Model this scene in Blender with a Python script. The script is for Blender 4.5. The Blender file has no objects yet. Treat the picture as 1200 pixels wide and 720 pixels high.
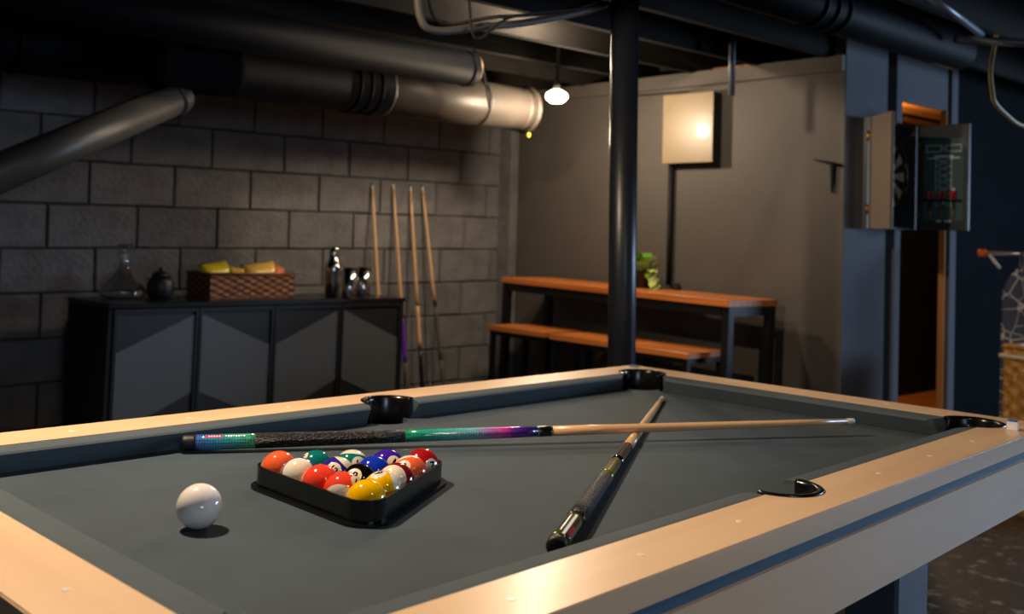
import bpy, bmesh, math, random
from mathutils import Vector, Matrix
random.seed(7)
SC = bpy.context.scene
COL = SC.collection
PI = math.pi
R = math.radians

# ------------------------------------------------------------------ camera
CAM = Vector((-1.342, -1.298, 1.178))
FW = Vector((0.684, 0.729, 0.0346)).normalized()
RT0 = Vector((0.7280, -0.6845, 0.0400))
RT = (RT0 - FW * RT0.dot(FW)).normalized()
UP = RT.cross(FW).normalized()
FPX, PPY = 1163.5, 240.5                    # focal length / principal row for a 1200x720 frame
cd = bpy.data.cameras.new('camera')
cam = bpy.data.objects.new('camera', cd)
COL.objects.link(cam)
cam.matrix_world = Matrix(((RT.x, UP.x, -FW.x, CAM.x), (RT.y, UP.y, -FW.y, CAM.y), (RT.z, UP.z, -FW.z, CAM.z), (0, 0, 0, 1)))
cd.sensor_width = 36
cd.lens = FPX / 1200 * 36
cd.shift_y = -(360 - PPY) / 1200
cd.clip_start = 0.02
cd.dof.use_dof = True
cd.dof.focus_distance = 1.62
cd.dof.aperture_fstop = 4.6
SC.camera = cam

# ------------------------------------------------------------------ world, lamps, exposure
wd = bpy.data.worlds.new('world'); SC.world = wd
wd.use_nodes = True
wd.node_tree.nodes['Background'].inputs[0].default_value = (0.30, 0.42, 0.65, 1)
wd.node_tree.nodes['Background'].inputs[1].default_value = 0.25
SC.view_settings.view_transform = 'Standard'
SC.view_settings.look = 'None'
SC.view_settings.gamma = 1
SC.view_settings.use_curve_mapping = False
SC.view_settings.exposure = 0.0
WARM = (1.0, 0.78, 0.56)
# (room x, y, z, watts)  bare bulbs screwed to the joists
BULBS = [(2.343, 2.30, 1.878, 32.0), (-0.75, 0.63, 2.222, 152.0), (-0.30, -1.38, 1.98, 7.0), (1.75, 1.73, 2.20, 40.0)]
WINDOW_W = 200.0

# the block walls and joists are out of true with the level floor by about one degree
PIV = Vector((0, 0, .77))
SH = Matrix.Translation(PIV) @ Matrix.Rotation(-math.atan(.0204), 4, 'Y') @ Matrix.Translation(-PIV)
SHI = SH.inverted()
CAMR = SHI @ CAM
def sh(p): return SH @ Vector(p)
def pray(x, y): return FW + RT * ((x - 600) / FPX) - UP * ((y - PPY) / FPX)
def on(x, y, ax, v):                       # pixel -> point on a plane of the level world
    d = pray(x, y); return CAM + d * ((v - CAM[ax]) / d[ax])
def onr(x, y, ax, v):                      # pixel -> point on a plane of the room frame
    d = SHI.to_3x3() @ pray(x, y); return CAMR + d * ((v - CAMR[ax]) / d[ax])

# ------------------------------------------------------------------ materials
def lin(c): return tuple((v / 12.92 if v <= .04045 else ((v + .055) / 1.055) ** 2.4) for v in c)
def hexc(h): return lin(tuple(int(h[i:i + 2], 16) / 255 for i in (0, 2, 4)))
MATS = {}
def mat(name, col, rough=.6, metal=0., var=0., vscale=8., bump=0., bscale=60., col2=None, coat=0., spec=.5, emit=None, estr=0., trans=0., ior=1.45, stretch=None, rvar=0., obj_rand=0., thr=None):
    if name in MATS: return MATS[name]
    m = bpy.data.materials.new(name); m.use_nodes = True
    nt = m.node_tree; N = nt.nodes; L = nt.links
    b = N['Principled BSDF']
    if isinstance(col, str): col = hexc(col)
    if isinstance(col2, str): col2 = hexc(col2)
    b.inputs['Base Color'].default_value = (*col, 1)
    b.inputs['Roughness'].default_value = rough
    b.inputs['Metallic'].default_value = metal
    b.inputs['Coat Weight'].default_value = coat
    b.inputs['Coat Roughness'].default_value = .06
    b.inputs['Specular IOR Level'].default_value = spec
    b.inputs['Transmission Weight'].default_value = trans
    b.inputs['IOR'].default_value = ior
    if emit:
        b.inputs['Emission Color'].default_value = (*emit, 1); b.inputs['Emission Strength'].default_value = estr
    tc = N.new('ShaderNodeTexCoord'); mp = N.new('ShaderNodeMapping')
    L.new(tc.outputs['Object'], mp.inputs[0])
    if stretch: mp.inputs['Scale'].default_value = stretch
    out = None
    if var or col2:
        if not col2: col2 = tuple(max(0, c * (1 - var)) for c in col)
        nz = N.new('ShaderNodeTexNoise'); nz.inputs['Scale'].default_value = vscale; nz.inputs['Detail'].default_value = 6; nz.inputs['Roughness'].default_value = .6
        L.new(mp.outputs[0], nz.inputs[0])
        rp = N.new('ShaderNodeValToRGB'); lo, hi = thr or (.36, .64)
        rp.color_ramp.elements[0].position = lo; rp.color_ramp.elements[1].position = hi
        rp.color_ramp.elements[0].color = (*col2, 1); rp.color_ramp.elements[1].color = (*col, 1)
        L.new(nz.outputs[0], rp.inputs[0]); out = rp.outputs[0]
    if obj_rand:
        oi = N.new('ShaderNodeObjectInfo'); hv = N.new('ShaderNodeHueSaturation')
        mr = N.new('ShaderNodeMapRange'); mr.inputs[3].default_value = 1 - obj_rand; mr.inputs[4].default_value = 1 + obj_rand
        L.new(oi.outputs['Random'], mr.inputs[0]); L.new(mr.outputs[0], hv.inputs['Value'])
        if out: L.new(out, hv.inputs['Color'])
        else: hv.inputs['Color'].default_value = (*col, 1)
        out = hv.outputs[0]
    if out: L.new(out, b.inputs['Base Color'])
    if rvar:
        n3 = N.new('ShaderNodeTexNoise'); n3.inputs['Scale'].default_value = vscale * 1.7; L.new(mp.outputs[0], n3.inputs[0])
        mr = N.new('ShaderNodeMapRange'); mr.inputs[3].default_value = rough - rvar; mr.inputs[4].default_value = rough + rvar
        L.new(n3.outputs[0], mr.inputs[0]); L.new(mr.outputs[0], b.inputs['Roughness'])
    if bump:
        n2 = N.new('ShaderNodeTexNoise'); n2.inputs['Scale'].default_value = bscale; n2.inputs['Detail'].default_value = 5
        L.new(mp.outputs[0], n2.inputs[0])
        bp = N.new('ShaderNodeBump'); bp.inputs['Strength'].default_value = bump; bp.inputs['Distance'].default_value = .01
        L.new(n2.outputs[0], bp.inputs['Height']); L.new(bp.outputs[0], b.inputs['Normal'])
    MATS[name] = m
    return m

M_block = mat('painted block', '747272', .62, var=.3, vscale=9, bump=.7, bscale=45, obj_rand=.14)
M_mortar = mat('painted mortar', '373637', .8, bump=.5, bscale=60)
M_wall = mat('dark wall paint', '514c46', .6, var=.12, vscale=3, bump=.08, bscale=120)
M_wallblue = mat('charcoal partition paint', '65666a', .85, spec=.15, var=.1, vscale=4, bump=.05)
M_walldk = mat('near black partition', '17181c', .95, spec=.05, var=.1, vscale=4)  # deeper tone on the wall board right of the doorway
M_black = mat('black ceiling paint', '141415', .95, spec=.05, var=.3, vscale=6, bump=.2, bscale=40)
M_joist = mat('black painted joist', '211f1d', .9, spec=.12, var=.35, vscale=5, bump=.25, bscale=30, stretch=(.3, 2, 2))
M_floor = mat('black concrete floor', '8a8a82', .5, col2='2c2e2d', vscale=14, bump=.25, bscale=30, rvar=.15, thr=(.56, .74))
M_blackmetal = mat('black metal', '17181a', .42, metal=.3)
M_blackplastic = mat('black plastic', '0b0b0c', .22, spec=.6)
M_blackmatte = mat('matte black', '0c0c0d', .8)
M_bumper = mat('black rubber', '0a0a0a', .5)
M_steel = mat('polished steel', 'd8d8d6', .12, metal=1)
M_brass = mat('brass', 'b98a3a', .3, metal=1)
M_white = mat('white paint', 'e8e6e2', .5)

def wood(name, c1, c2, rough=.35, scale=5., axis='X', coat=.15, line=.5):
    if name in MATS: return MATS[name]
    m = bpy.data.materials.new(name); m.use_nodes = True
    nt = m.node_tree; N = nt.nodes; L = nt.links; b = N['Principled BSDF']
    tc = N.new('ShaderNodeTexCoord'); mp = N.new('ShaderNodeMapping'); L.new(tc.outputs['Object'], mp.inputs[0])
    k = {'X': (.22, 3.2, 3.2), 'Y': (3.2, .22, 3.2), 'Z': (3.2, 3.2, .22)}[axis]
    mp.inputs['Scale'].default_value = tuple(v * scale for v in k)
    nz = N.new('ShaderNodeTexNoise'); nz.inputs['Scale'].default_value = 1.0; nz.inputs['Detail'].default_value = 8; nz.inputs['Distortion'].default_value = line
    L.new(mp.outputs[0], nz.inputs[0])
    rp = N.new('ShaderNodeValToRGB'); rp.color_ramp.elements[0].position = .3; rp.color_ramp.elements[1].position = .68
    rp.color_ramp.elements[0].color = (*hexc(c2), 1); rp.color_ramp.elements[1].color = (*hexc(c1), 1)
    L.new(nz.outputs[0], rp.inputs[0]); L.new(rp.outputs[0], b.inputs['Base Color'])
    b.inputs['Roughness'].default_value = rough; b.inputs['Coat Weight'].default_value = coat; b.inputs['Coat Roughness'].default_value = .2
    MATS[name] = m
    return m
M_mapleX = wood('maple rail', 'e4c098', 'd6b089', .38, 4, 'X')
M_mapleY = wood('maple rail cross', 'e4c098', 'd6b089', .38, 4, 'Y')
M_shaft = wood('maple shaft', 'e2b583', 'd3a06c', .3, 6, 'X', .3)
M_oak = wood('stained plank', 'cf7c38', '9c5420', .4, 5, 'Y', .1)
M_pine = wood('raw pine', 'c98a44', 'a5692c', .6, 4, 'X', 0)
M_pineZ = wood('raw pine upright', 'c98a44', 'a5692c', .6, 4, 'Z', 0)
M_cloth = mat('slate felt', '424d55', .74, var=.2, vscale=5, bump=.06, bscale=900, spec=.12)
M_cloth.node_tree.nodes['Principled BSDF'].inputs['Sheen Weight'].default_value = .03
M_cloth.node_tree.nodes['Principled BSDF'].inputs['Sheen Roughness'].default_value = .45
M_cush = mat('slate felt cushion', '4c565c', .74, var=.1, vscale=8, spec=.12)
M_stripe = mat('blue grey inlay', '35566c', .55)
M_leg = mat('grey painted steel', '565c66', .4, metal=.2)

# ------------------------------------------------------------------ mesh helpers
def mesh_obj(name, bm, m, parent=None, smooth=False, matrix=None):
    me = bpy.data.meshes.new(name); bm.normal_update(); bm.to_mesh(me); bm.free()
    return link(name, me, m, parent, smooth, matrix)
def link(name, me, m, parent=None, smooth=False, matrix=None):
    o = bpy.data.objects.new(name, me); COL.objects.link(o)
    if m is not None and not me.materials:
        for mm in (m if isinstance(m, (list, tuple)) else [m]): me.materials.append(mm)
    if smooth: me.polygons.foreach_set('use_smooth', [True] * len(me.polygons))
    if parent: o.parent = parent
    if matrix is not None: o.matrix_local = matrix
    return o
def tag(o, label=None, cat=None, group=None, kind=None):
    if label: o['label'] = label
    if cat: o['category'] = cat
    if group: o['group'] = group
    if kind: o['kind'] = kind
    return o
def empty(name, loc=(0, 0, 0), rz=0, matrix=None):
    o = bpy.data.objects.new(name, None); COL.objects.link(o); o.empty_display_size = .05
    if matrix is not None: o.matrix_world = matrix
    else: o.location = loc; o.rotation_euler = (0, 0, rz)
    return o
def box(bm, x0, x1, y0, y1, z0, z1, bev=0.):
    vs = [bm.verts.new(p) for p in ((x0, y0, z0), (x1, y0, z0), (x1, y1, z0), (x0, y1, z0), (x0, y0, z1), (x1, y0, z1), (x1, y1, z1), (x0, y1, z1))]
    fs = [bm.faces.new([vs[i] for i in f]) for f in ((3, 2, 1, 0), (4, 5, 6, 7), (0, 1, 5, 4), (1, 2, 6, 5), (2, 3, 7, 6), (3, 0, 4, 7))]
    if bev: bmesh.ops.bevel(bm, geom=list({e for f in fs for e in f.edges}), offset=bev, segments=1, affect='EDGES', profile=.5)
    return bm
def bxo(name, b, m, parent=None, bev=0., matrix=None):
    bm = bmesh.new(); box(bm, *b, bev=bev); return mesh_obj(name, bm, m, parent, matrix=matrix)
def tube(bm, pts, rad, seg=12, cap=True):
    pts = [Vector(p) for p in pts]
    rad = rad if isinstance(rad, (list, tuple)) else [rad] * len(pts)
    rings = []; prev = None
    for i, p in enumerate(pts):
        t = (pts[min(i + 1, len(pts) - 1)] - pts[max(i - 1, 0)]).normalized()
        if prev is None:
            a = t.orthogonal().normalized()
        else:
            a = (prev - t * prev.dot(t)); a = a.normalized() if a.length > 1e-6 else t.orthogonal().normalized()
        prev = a; c = t.cross(a)
        rings.append([bm.verts.new(p + (a * math.cos(2 * PI * k / seg) + c * math.sin(2 * PI * k / seg)) * rad[i]) for k in range(seg)])
    for r0, r1 in zip(rings, rings[1:]):
        for k in range(seg): bm.faces.new((r0[k], r0[(k + 1) % seg], r1[(k + 1) % seg], r1[k]))
    if cap:
        bm.faces.new(rings[0][::-1]); bm.faces.new(rings[-1])
    return bm
def tubeo(name, pts, rad, m, parent=None, seg=12, smooth=True, cap=True):
    bm = bmesh.new(); tube(bm, pts, rad, seg, cap)
    o = mesh_obj(name, bm, m, parent, smooth)
    return o
def lathe(bm, prof, seg=32, close=False):
    rings = []
    for r, z in prof:
        if r < 1e-6: rings.append([bm.verts.new((0, 0, z))])
        else: rings.append([bm.verts.new((r * math.cos(2 * PI * k / seg), r * math.sin(2 * PI * k / seg), z)) for k in range(seg)])
    pr = list(zip(rings, rings[1:])) + ([(rings[-1], rings[0])] if close else [])
    for a, b in pr:
        for k in range(seg):
            k2 = (k + 1) % seg
            if len(a) == 1 and len(b) == 1: continue
            if len(a) == 1: bm.faces.new((a[0], b[k2], b[k]))
            elif len(b) == 1: bm.faces.new((a[k], a[k2], b[0]))
            else: bm.faces.new((a[k], a[k2], b[k2], b[k]))
    bmesh.ops.recalc_face_normals(bm, faces=bm.faces[:])
    return bm
def latheo(name, prof, m, parent=None, seg=32, smooth=True, matrix=None, close=False):
    bm = bmesh.new(); lathe(bm, prof, seg, close); return mesh_obj(name, bm, m, parent, smooth, matrix)
def prism(bm, poly, z0, z1):
    a = [bm.verts.new((x, y, z0)) for x, y in poly]; b = [bm.verts.new((x, y, z1)) for x, y in poly]
    bm.faces.new(a[::-1]); bm.faces.new(b)
    n = len(poly)
    for i in range(n): bm.faces.new((a[i], a[(i + 1) % n], b[(i + 1) % n], b[i]))
    bmesh.ops.recalc_face_normals(bm, faces=bm.faces[:])
    return bm
def boolean(o, cutters):
    for c in cutters:
        md = o.modifiers.new('cut', 'BOOLEAN'); md.operation = 'DIFFERENCE'; md.object = c; md.solver = 'EXACT'
    dg = bpy.context.evaluated_depsgraph_get()
    me = bpy.data.meshes.new_from_object(o.evaluated_get(dg)); o.modifiers.clear(); old = o.data; o.data = me
    bpy.data.meshes.remove(old)
def text_mesh(s, size, m, name='lettering', embold=0.):
    cu = bpy.data.curves.new('t', 'FONT'); cu.body = s; cu.size = size; cu.align_x = 'CENTER'; cu.align_y = 'CENTER'; cu.resolution_u = 3; cu.offset = size * embold
    o = bpy.data.objects.new('t', cu); COL.objects.link(o)
    dg = bpy.context.evaluated_depsgraph_get()
    me = bpy.data.meshes.new_from_object(o.evaluated_get(dg)); bpy.data.objects.remove(o); bpy.data.curves.remove(cu)
    me.materials.clear(); me.materials.append(m)
    return me
def along(a, b):                            # matrix with local +X from a to b
    a = Vector(a); d = (Vector(b) - a).normalized(); y = Vector((0, 0, 1)).cross(d)
    y = y.normalized() if y.length > 1e-4 else Vector((0, 1, 0)); z = d.cross(y)
    return Matrix(((d.x, y.x, z.x, a.x), (d.y, y.y, z.y, a.y), (d.z, y.z, z.z, a.z), (0, 0, 0, 1)))

# ------------------------------------------------------------------ room shell
YN, XE, YB = 3.438, 3.06, 1.07             # block wall, bar wall, dart partition (room frame)
ZC = 1.2528                                # one mortar bed
tag(bxo('floor', (-3.6, 7.0, -4.6, 3.7, -.12, 0), M_floor), kind='structure')
wn = tag(bxo('wall_north', (-3.6, 3.2, YN, YN + .15, -.15, 2.5), M_mortar, matrix=SH), kind='structure')
BL, BH = .4145, .2032
def block_mesh(w, k):
    bm = bmesh.new(); rnd = random.Random(k)
    g = .0042
    box(bm, g, w - g, -.012, .012, g, BH - g, bev=.0045)
    for v in bm.verts: v.co += Vector((rnd.uniform(-1, 1) * .0022, rnd.uniform(-1, 1) * .0018, rnd.uniform(-1, 1) * .002))
    me = bpy.data.meshes.new('concrete_block'); bm.to_mesh(me); bm.free(); me.materials.append(M_block); return me
full = [block_mesh(BL, k) for k in range(6)]
OFF = {0: .395, 1: .175, -1: .215, -2: .435}
for row in range(-7, 6):
    z0 = ZC + BH * row                      # row 0 spans ZC..ZC+BH
    off = OFF.get(row, .2 if row % 2 else .41)
    k0 = int(math.floor((-1.3 - off) / BL))
    for k in range(k0, 12):
        x0 = off + k * BL; x1 = x0 + BL
        if x0 > XE - .03: break
        if x1 > XE - .01: me = block_mesh(XE - .01 - x0, 31)
        else: me = random.choice(full)
        o = link('concrete_block', me, None, wn); o.location = (x0, YN + random.uniform(-.002, .002), z0)
# bar wall: flat boards with seams
we = tag(bxo('wall_east', (XE, XE + .12, YB + .004, YN, -.1, 2.02), M_wall, matrix=SH), kind='structure')
tag(bxo('trim_1', (XE - .03, XE + .12, YB + .004, YN - .16, 1.985, 2.06), M_wall, matrix=SH), kind='structure')
tag(bxo('trim_2', (XE - .075, XE - .005, YN - .115, YN - .012, -.02, 2.05), M_block, matrix=SH), kind='structure')   # boxed corner strip
# dart partition with a doorway
DX0, DX1, DZ = 3.640, 4.190, 1.905
wa = tag(empty('wall_partition', matrix=SH), kind='structure')
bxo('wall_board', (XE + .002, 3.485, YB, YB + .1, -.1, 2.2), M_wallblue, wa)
bxo('wall_recess', (3.485, 3.578, YB + .05, YB + .1, -.1, 2.2), M_blackmatte, wa)
bxo('door_jamb', (3.578, DX0, YB - .005, YB + .1, -.1, 2.2), M_wallblue, wa)
bxo('header', (DX0, DX1 + .06, YB, YB + .04, DZ, 2.2), M_wallblue, wa)
bxo('door_jamb', (DX1, DX1 + .045, YB + .001, YB + .035, -.1, DZ), M_pineZ, wa)
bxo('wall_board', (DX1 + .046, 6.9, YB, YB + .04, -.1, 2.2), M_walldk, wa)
bxo('corner_board', (DX1 + .022, DX1 + .10, YB - .018, YB, -.1, 2.2), M_wallblue, wa)
# small room behind the doorway
tag(bxo('wall_closet', (XE + .13, 6.9, 2.2, 2.3, -.1, 2.3), M_blackmatte, matrix=SH), kind='structure')
tag(bxo('wall_closet', (6.8, 6.9, YB + .1, 2.2, -.1, 2.3), M_blackmatte, matrix=SH), kind='structure')
cc = tag(empty('ceiling_closet', matrix=SH), kind='structure')
for i in range(9): bxo('plank', (XE + .13, 6.8, 1.17 + i * .115, 1.17 + i * .115 + .111, 2.075 + .006 * (i % 2), 2.1), M_pine, cc, bev=.002)
fc = tag(empty('floor_closet'), kind='structure')
for i in range(8): bxo('plank', (XE + .13, 6.75, 1.19 + i * .125, 1.19 + i * .125 + .122, .0, .105), M_pine, fc, bev=.001)
# ceiling: subfloor boards and joists
ce = tag(empty('ceiling', matrix=SH), kind='structure')
bxo('subfloor', (-3.6, 7.0, -4.6, YN + .15, 2.26, 2.32), M_black, ce)
jb = bmesh.new(); box(jb, -3.5, 6.9, -.02, .02, 2.055, 2.26, bev=.003)
jm = bpy.data.meshes.new('joist'); jb.to_mesh(jm); jb.free(); jm.materials.append(M_joist)
for i in range(20):
    o = link('joist', jm, None, ce); o.location = (0, 3.15 - i * .4, 0)
# walls behind the camera, with a basement window for the cool daylight
tag(bxo('wall_west', (-3.7, -3.6, -4.6, YN + .15, -.15, 2.4), M_wall), kind='structure')
ws = tag(empty('wall_south'), kind='structure')
WZ0, WZ1 = 1.15, 1.95
bxo('wall_section', (-3.6, -2.3, -4.7, -4.6, -.1, 2.5), M_wall, ws); bxo('wall_section', (-1.1, 7.0, -4.7, -4.6, -.1, 2.5), M_wall, ws)
bxo('wall_section', (-2.3, -1.1, -4.7, -4.6, -.1, WZ0), M_wall, ws); bxo('wall_section', (-2.3, -1.1, -4.7, -4.6, WZ1, 2.5), M_wall, ws)
wfe = tag(empty('wall_far_east'), kind='structure')
WY0, WY1 = -3.6, -1.3
for b in ((6.9, 7.0, -4.6, WY0, -.1, 2.5), (6.9, 7.0, WY1, YB, -.1, 2.5), (6.9, 7.0, WY0, WY1, -.1, WZ0), (6.9, 7.0, WY0, WY1, WZ1, 2.5)): bxo('wall_section', b, M_wall, wfe)
for i, (o, rz, hw, k) in enumerate((((6.9, (WY0 + WY1) / 2), PI / 2, (WY1 - WY0) / 2, 1.0), ((-1.7, -4.6), 0, .6, .14))):
    w1 = tag(empty('window_%d' % (i + 1), (*o, 0), rz), kind='structure')
    for b in ((-hw, hw, -.06, -.02, WZ0, WZ0 + .05), (-hw, hw, -.06, -.02, WZ1 - .05, WZ1), (-hw, -hw + .05, -.06, -.02, WZ0 + .05, WZ1 - .05), (hw - .05, hw, -.06, -.02, WZ0 + .05, WZ1 - .05), (-.025, .025, -.06, -.02, WZ0 + .05, WZ1 - .05)): bxo('window_frame', b, M_white, w1)
    ld = bpy.data.lights.new('window daylight', 'AREA'); ld.shape = 'RECTANGLE'; ld.size = 2 * hw - .1; ld.size_y = WZ1 - WZ0 - .1; ld.energy = WINDOW_W * k; ld.color = (.5, .7, 1.0)
    lo = bpy.data.objects.new('window_daylight', ld); COL.objects.link(lo); lo.parent = w1; lo.location = (0, .0, (WZ0 + WZ1) / 2); lo.rotation_euler = Vector((.15, 1, -.1)).to_track_quat('-Z', 'Y').to_euler()
# closet lamp
kb = tag(empty('closet_lamp', sh((4.75, 1.72, 1.93))), 'bare warm bulb glowing inside the closet doorway', 'lamp')
latheo('socket', [(0, .10), (.03, .10), (.03, .03), (.018, .02), (0, .02)], M_white, kb, 16)
latheo('bulb_globe', [(0, -.055), (.02, -.05), (.032, -.028), (.03, -.008), (.017, .02), (0, .02)], mat('closet bulb glow', 'ffffff', .4, emit=(1, .55, .2), estr=12), kb, 16)
ll = bpy.data.lights.new('closet lamp light', 'POINT'); ll.energy = 30; ll.color = (1, .55, .2); ll.shadow_soft_size = .04
l2 = bpy.data.objects.new('closet_light', ll); COL.objects.link(l2); l2.parent = kb; l2.location = (0, 0, -.11)

# ------------------------------------------------------------------ bare bulbs
M_glow = mat('bulb glow', 'ffffff', .4, emit=(1, .8, .58), estr=22)
def bulb(p, watts, label, lit=True):
    e = tag(empty('light_bulb', sh(p)), label, 'light bulb')
    g_ = 2.258 - p[2]
    if g_ < .1: latheo('socket', [(0, g_), (.045, g_), (.04, .038), (0, .036)], mat('grey porcelain', '4a4946', .5), e, 20)
    else: latheo('socket', [(0, 2.255 - p[2]), (.05, 2.255 - p[2]), (.05, 2.24 - p[2]), (.008, 2.235 - p[2]), (.008, .075), (.016, .07), (.02, .036), (0, .036)], mat('grey porcelain', '4a4946', .5), e, 20)
    latheo('bulb_globe', [(0, -.03), (.03, -.027), (.05, -.014), (.058, .002), (.052, .018), (.032, .031), (.018, .037), (0, .037)], M_glow if lit else mat('dim bulb glass', '9c978c', .3), e, 24)
    if lit:
        l = bpy.data.lights.new('bulb light', 'POINT'); l.energy = watts; l.color = WARM; l.shadow_soft_size = .035
        lo = bpy.data.objects.new('bulb_light', l); COL.objects.link(lo); lo.parent = e; lo.location = (0, 0, -.068)
    return e
bulb(BULBS[0][:3], BULBS[0][3], 'glowing flat bulb hanging between the pale duct and the post')
bulb(BULBS[1][:3], BULBS[1][3], 'glowing flat bulb above the far rail of the pool table')
bulb(BULBS[3][:3], BULBS[3][3], 'glowing flat bulb among the joists beyond the round post')
bulb(BULBS[2][:3], BULBS[2][3], 'glowing flat bulb above the floor beside the near long rail')

# ------------------------------------------------------------------ support post
pb, pt = CAM + pray(728.3, 425) * 3.4, CAM + pray(732.3, 15) * 3.4
dirp = (pt - pb) / (pt.z - pb.z)
p0 = pb + dirp * (0 - pb.z)
ptop = pb + dirp * (2.07 - pb.z)
po = tag(empty('support_post', p0), 'round black steel support post behind the pool table corner', 'post')
M_post = mat('black post paint', '1b1e24', .36, var=.15, vscale=20, bump=.06, bscale=90)
d = ptop - p0
tubeo('shaft', [(0, 0, .012), d - Vector((0, 0, .012))], .048, M_post, po, 40)
bxo('base_plate', (-.09, .09, -.09, .09, 0, .012), M_post, po, bev=.002)
bxo('top_plate', (d.x - .09, d.x + .09, d.y - .06, d.y + .06, d.z - .012, d.z), M_post, po, bev=.002)

# ------------------------------------------------------------------ pool table
TZ = 3.3867
BED = .77
TM = Matrix.Translation((0, 0, BED)) @ Matrix.Rotation(R(TZ), 4, 'Z')
def tw(p): return TM @ Vector(p)
pool = tag(empty('pool_table', (0, 0, 0), R(TZ)), 'pool table with pale maple rails and slate grey felt', 'pool table')
BX, BY, OX, OY, NX, NY, H = .934, .476, 1.037, .579, .885, .449, .044
PK = [(sx * .907, sy * .449, .060, 'c') for sx in (-1, 1) for sy in (-1, 1)] + [(0, sy * .469, .057, 's') for sy in (-1, 1)]
cut = []
for x, y, r, k in PK:
    bm = bmesh.new(); prism(bm, [(x + r * math.cos(2 * PI * i / 40), y + r * math.sin(2 * PI * i / 40)) for i in range(40)], -.3, .2)
    cut.append(mesh_obj('cut', bm, M_black))
cutb = []
for x, y, r, k in PK:
    x2, y2, r2 = (x + math.copysign(.018, x), y + math.copysign(.018, y), .056) if k == 'c' else (0, y + math.copysign(.016, y), .052)
    bm = bmesh.new(); prism(bm, [(x2 + r2 * math.cos(2 * PI * i / 40), y2 + r2 * math.sin(2 * PI * i / 40)) for i in range(40)], -.3, .2)
    cutb.append(mesh_obj('cut', bm, M_black))
Z = Matrix.Translation((0, 0, BED))
bed = bxo('bed_cloth', (-.955, .955, -.495, .495, -.028, 0), M_cloth)
boolean(bed, cutb)
bed.parent = pool; bed.matrix_local = Z
# mitred maple rails
def rail(poly, m):
    bm = bmesh.new(); prism(bm, poly, .012, H)
    top = [e for e in bm.edges if e.verts[0].co.z > H - 1e-4 and e.verts[1].co.z > H - 1e-4]
    bmesh.ops.bevel(bm, geom=top, offset=.0018, segments=2, affect='EDGES')
    o = mesh_obj('rail', bm, m); boolean(o, cut); o.parent = pool; o.matrix_local = Z; return o
rails = [rail([(-OX, OY), (-BX, BY), (BX, BY), (OX, OY)], M_mapleX), rail([(-OX, -OY), (OX, -OY), (BX, -BY), (-BX, -BY)], M_mapleX),
         rail([(OX, -OY), (OX, OY), (BX, BY), (BX, -BY)], M_mapleY), rail([(-OX, -OY), (-BX, -BY), (-BX, BY), (-OX, OY)], M_mapleY)]
for c in cut + cutb: bpy.data.objects.remove(c)
# sights
M_sight = mat('pearl sight', 'e9dccb', .3)
sm = bmesh.new(); lathe(sm, [(0, .0006), (.0045, .0006), (.005, 0), (0, 0)], 16)
sme = bpy.data.meshes.new('sight'); sm.to_mesh(sme); sm.free(); sme.materials.append(M_sight)
for ri, sy in ((0, 1), (1, -1)):
    for k in (-3, -2, -1, 1, 2, 3): o = link('sight', sme, None, rails[ri]); o.location = (k * .2225, sy * .528, H)
for ri, sx in ((2, 1), (3, -1)):
    for k in (-1, 0, 1): o = link('sight', sme, None, rails[ri]); o.location = (sx * .986, k * .2225, H)
# cushions
def cushion(ax, side, s0, s1, e0, e1):
    # ax 'x': runs along x at y = side*; s0,s1 ends at the wood; e0,e1 inward shift of the nose ends
    b, n = (BY, NY if side > 0 else NY - .014) if ax == 'x' else (BX, NX)
    prof = [(b + .004, .0425, 0), (b - .006, .0432, .08), (n + .010, .0405, .72), (n + .003, .0378, .9), (n, .0345, 1), (n + .002, .0315, .97), (n + .020, .001, .45), (b + .004, .001, 0)]
    bm = bmesh.new(); rows = []
    for i in range(2):
        row = []
        for q, z, f in prof:
            s = (s0 + e0 * f) if i == 0 else (s1 - e1 * f)
            row.append(bm.verts.new((s, side * q, z) if ax == 'x' else (side * q, s, z)))
        rows.append(row)
    n_ = len(prof)
    for k in range(n_): bm.faces.new((rows[0][k], rows[0][(k + 1) % n_], rows[1][(k + 1) % n_], rows[1][k]))
    bm.faces.new(rows[0][::-1]); bm.faces.new(rows[1]); bmesh.ops.recalc_face_normals(bm, faces=bm.faces[:])
    mesh_obj('cushion', bm, M_cush, pool, matrix=Z)
for sd in (-1, 1):
    cushion('x', sd, -.856, -.056, .045, .012); cushion('x', sd, .056, .856, .012, .045)
    cushion('y', sd, -.398, .398, .045, .045)
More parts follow.
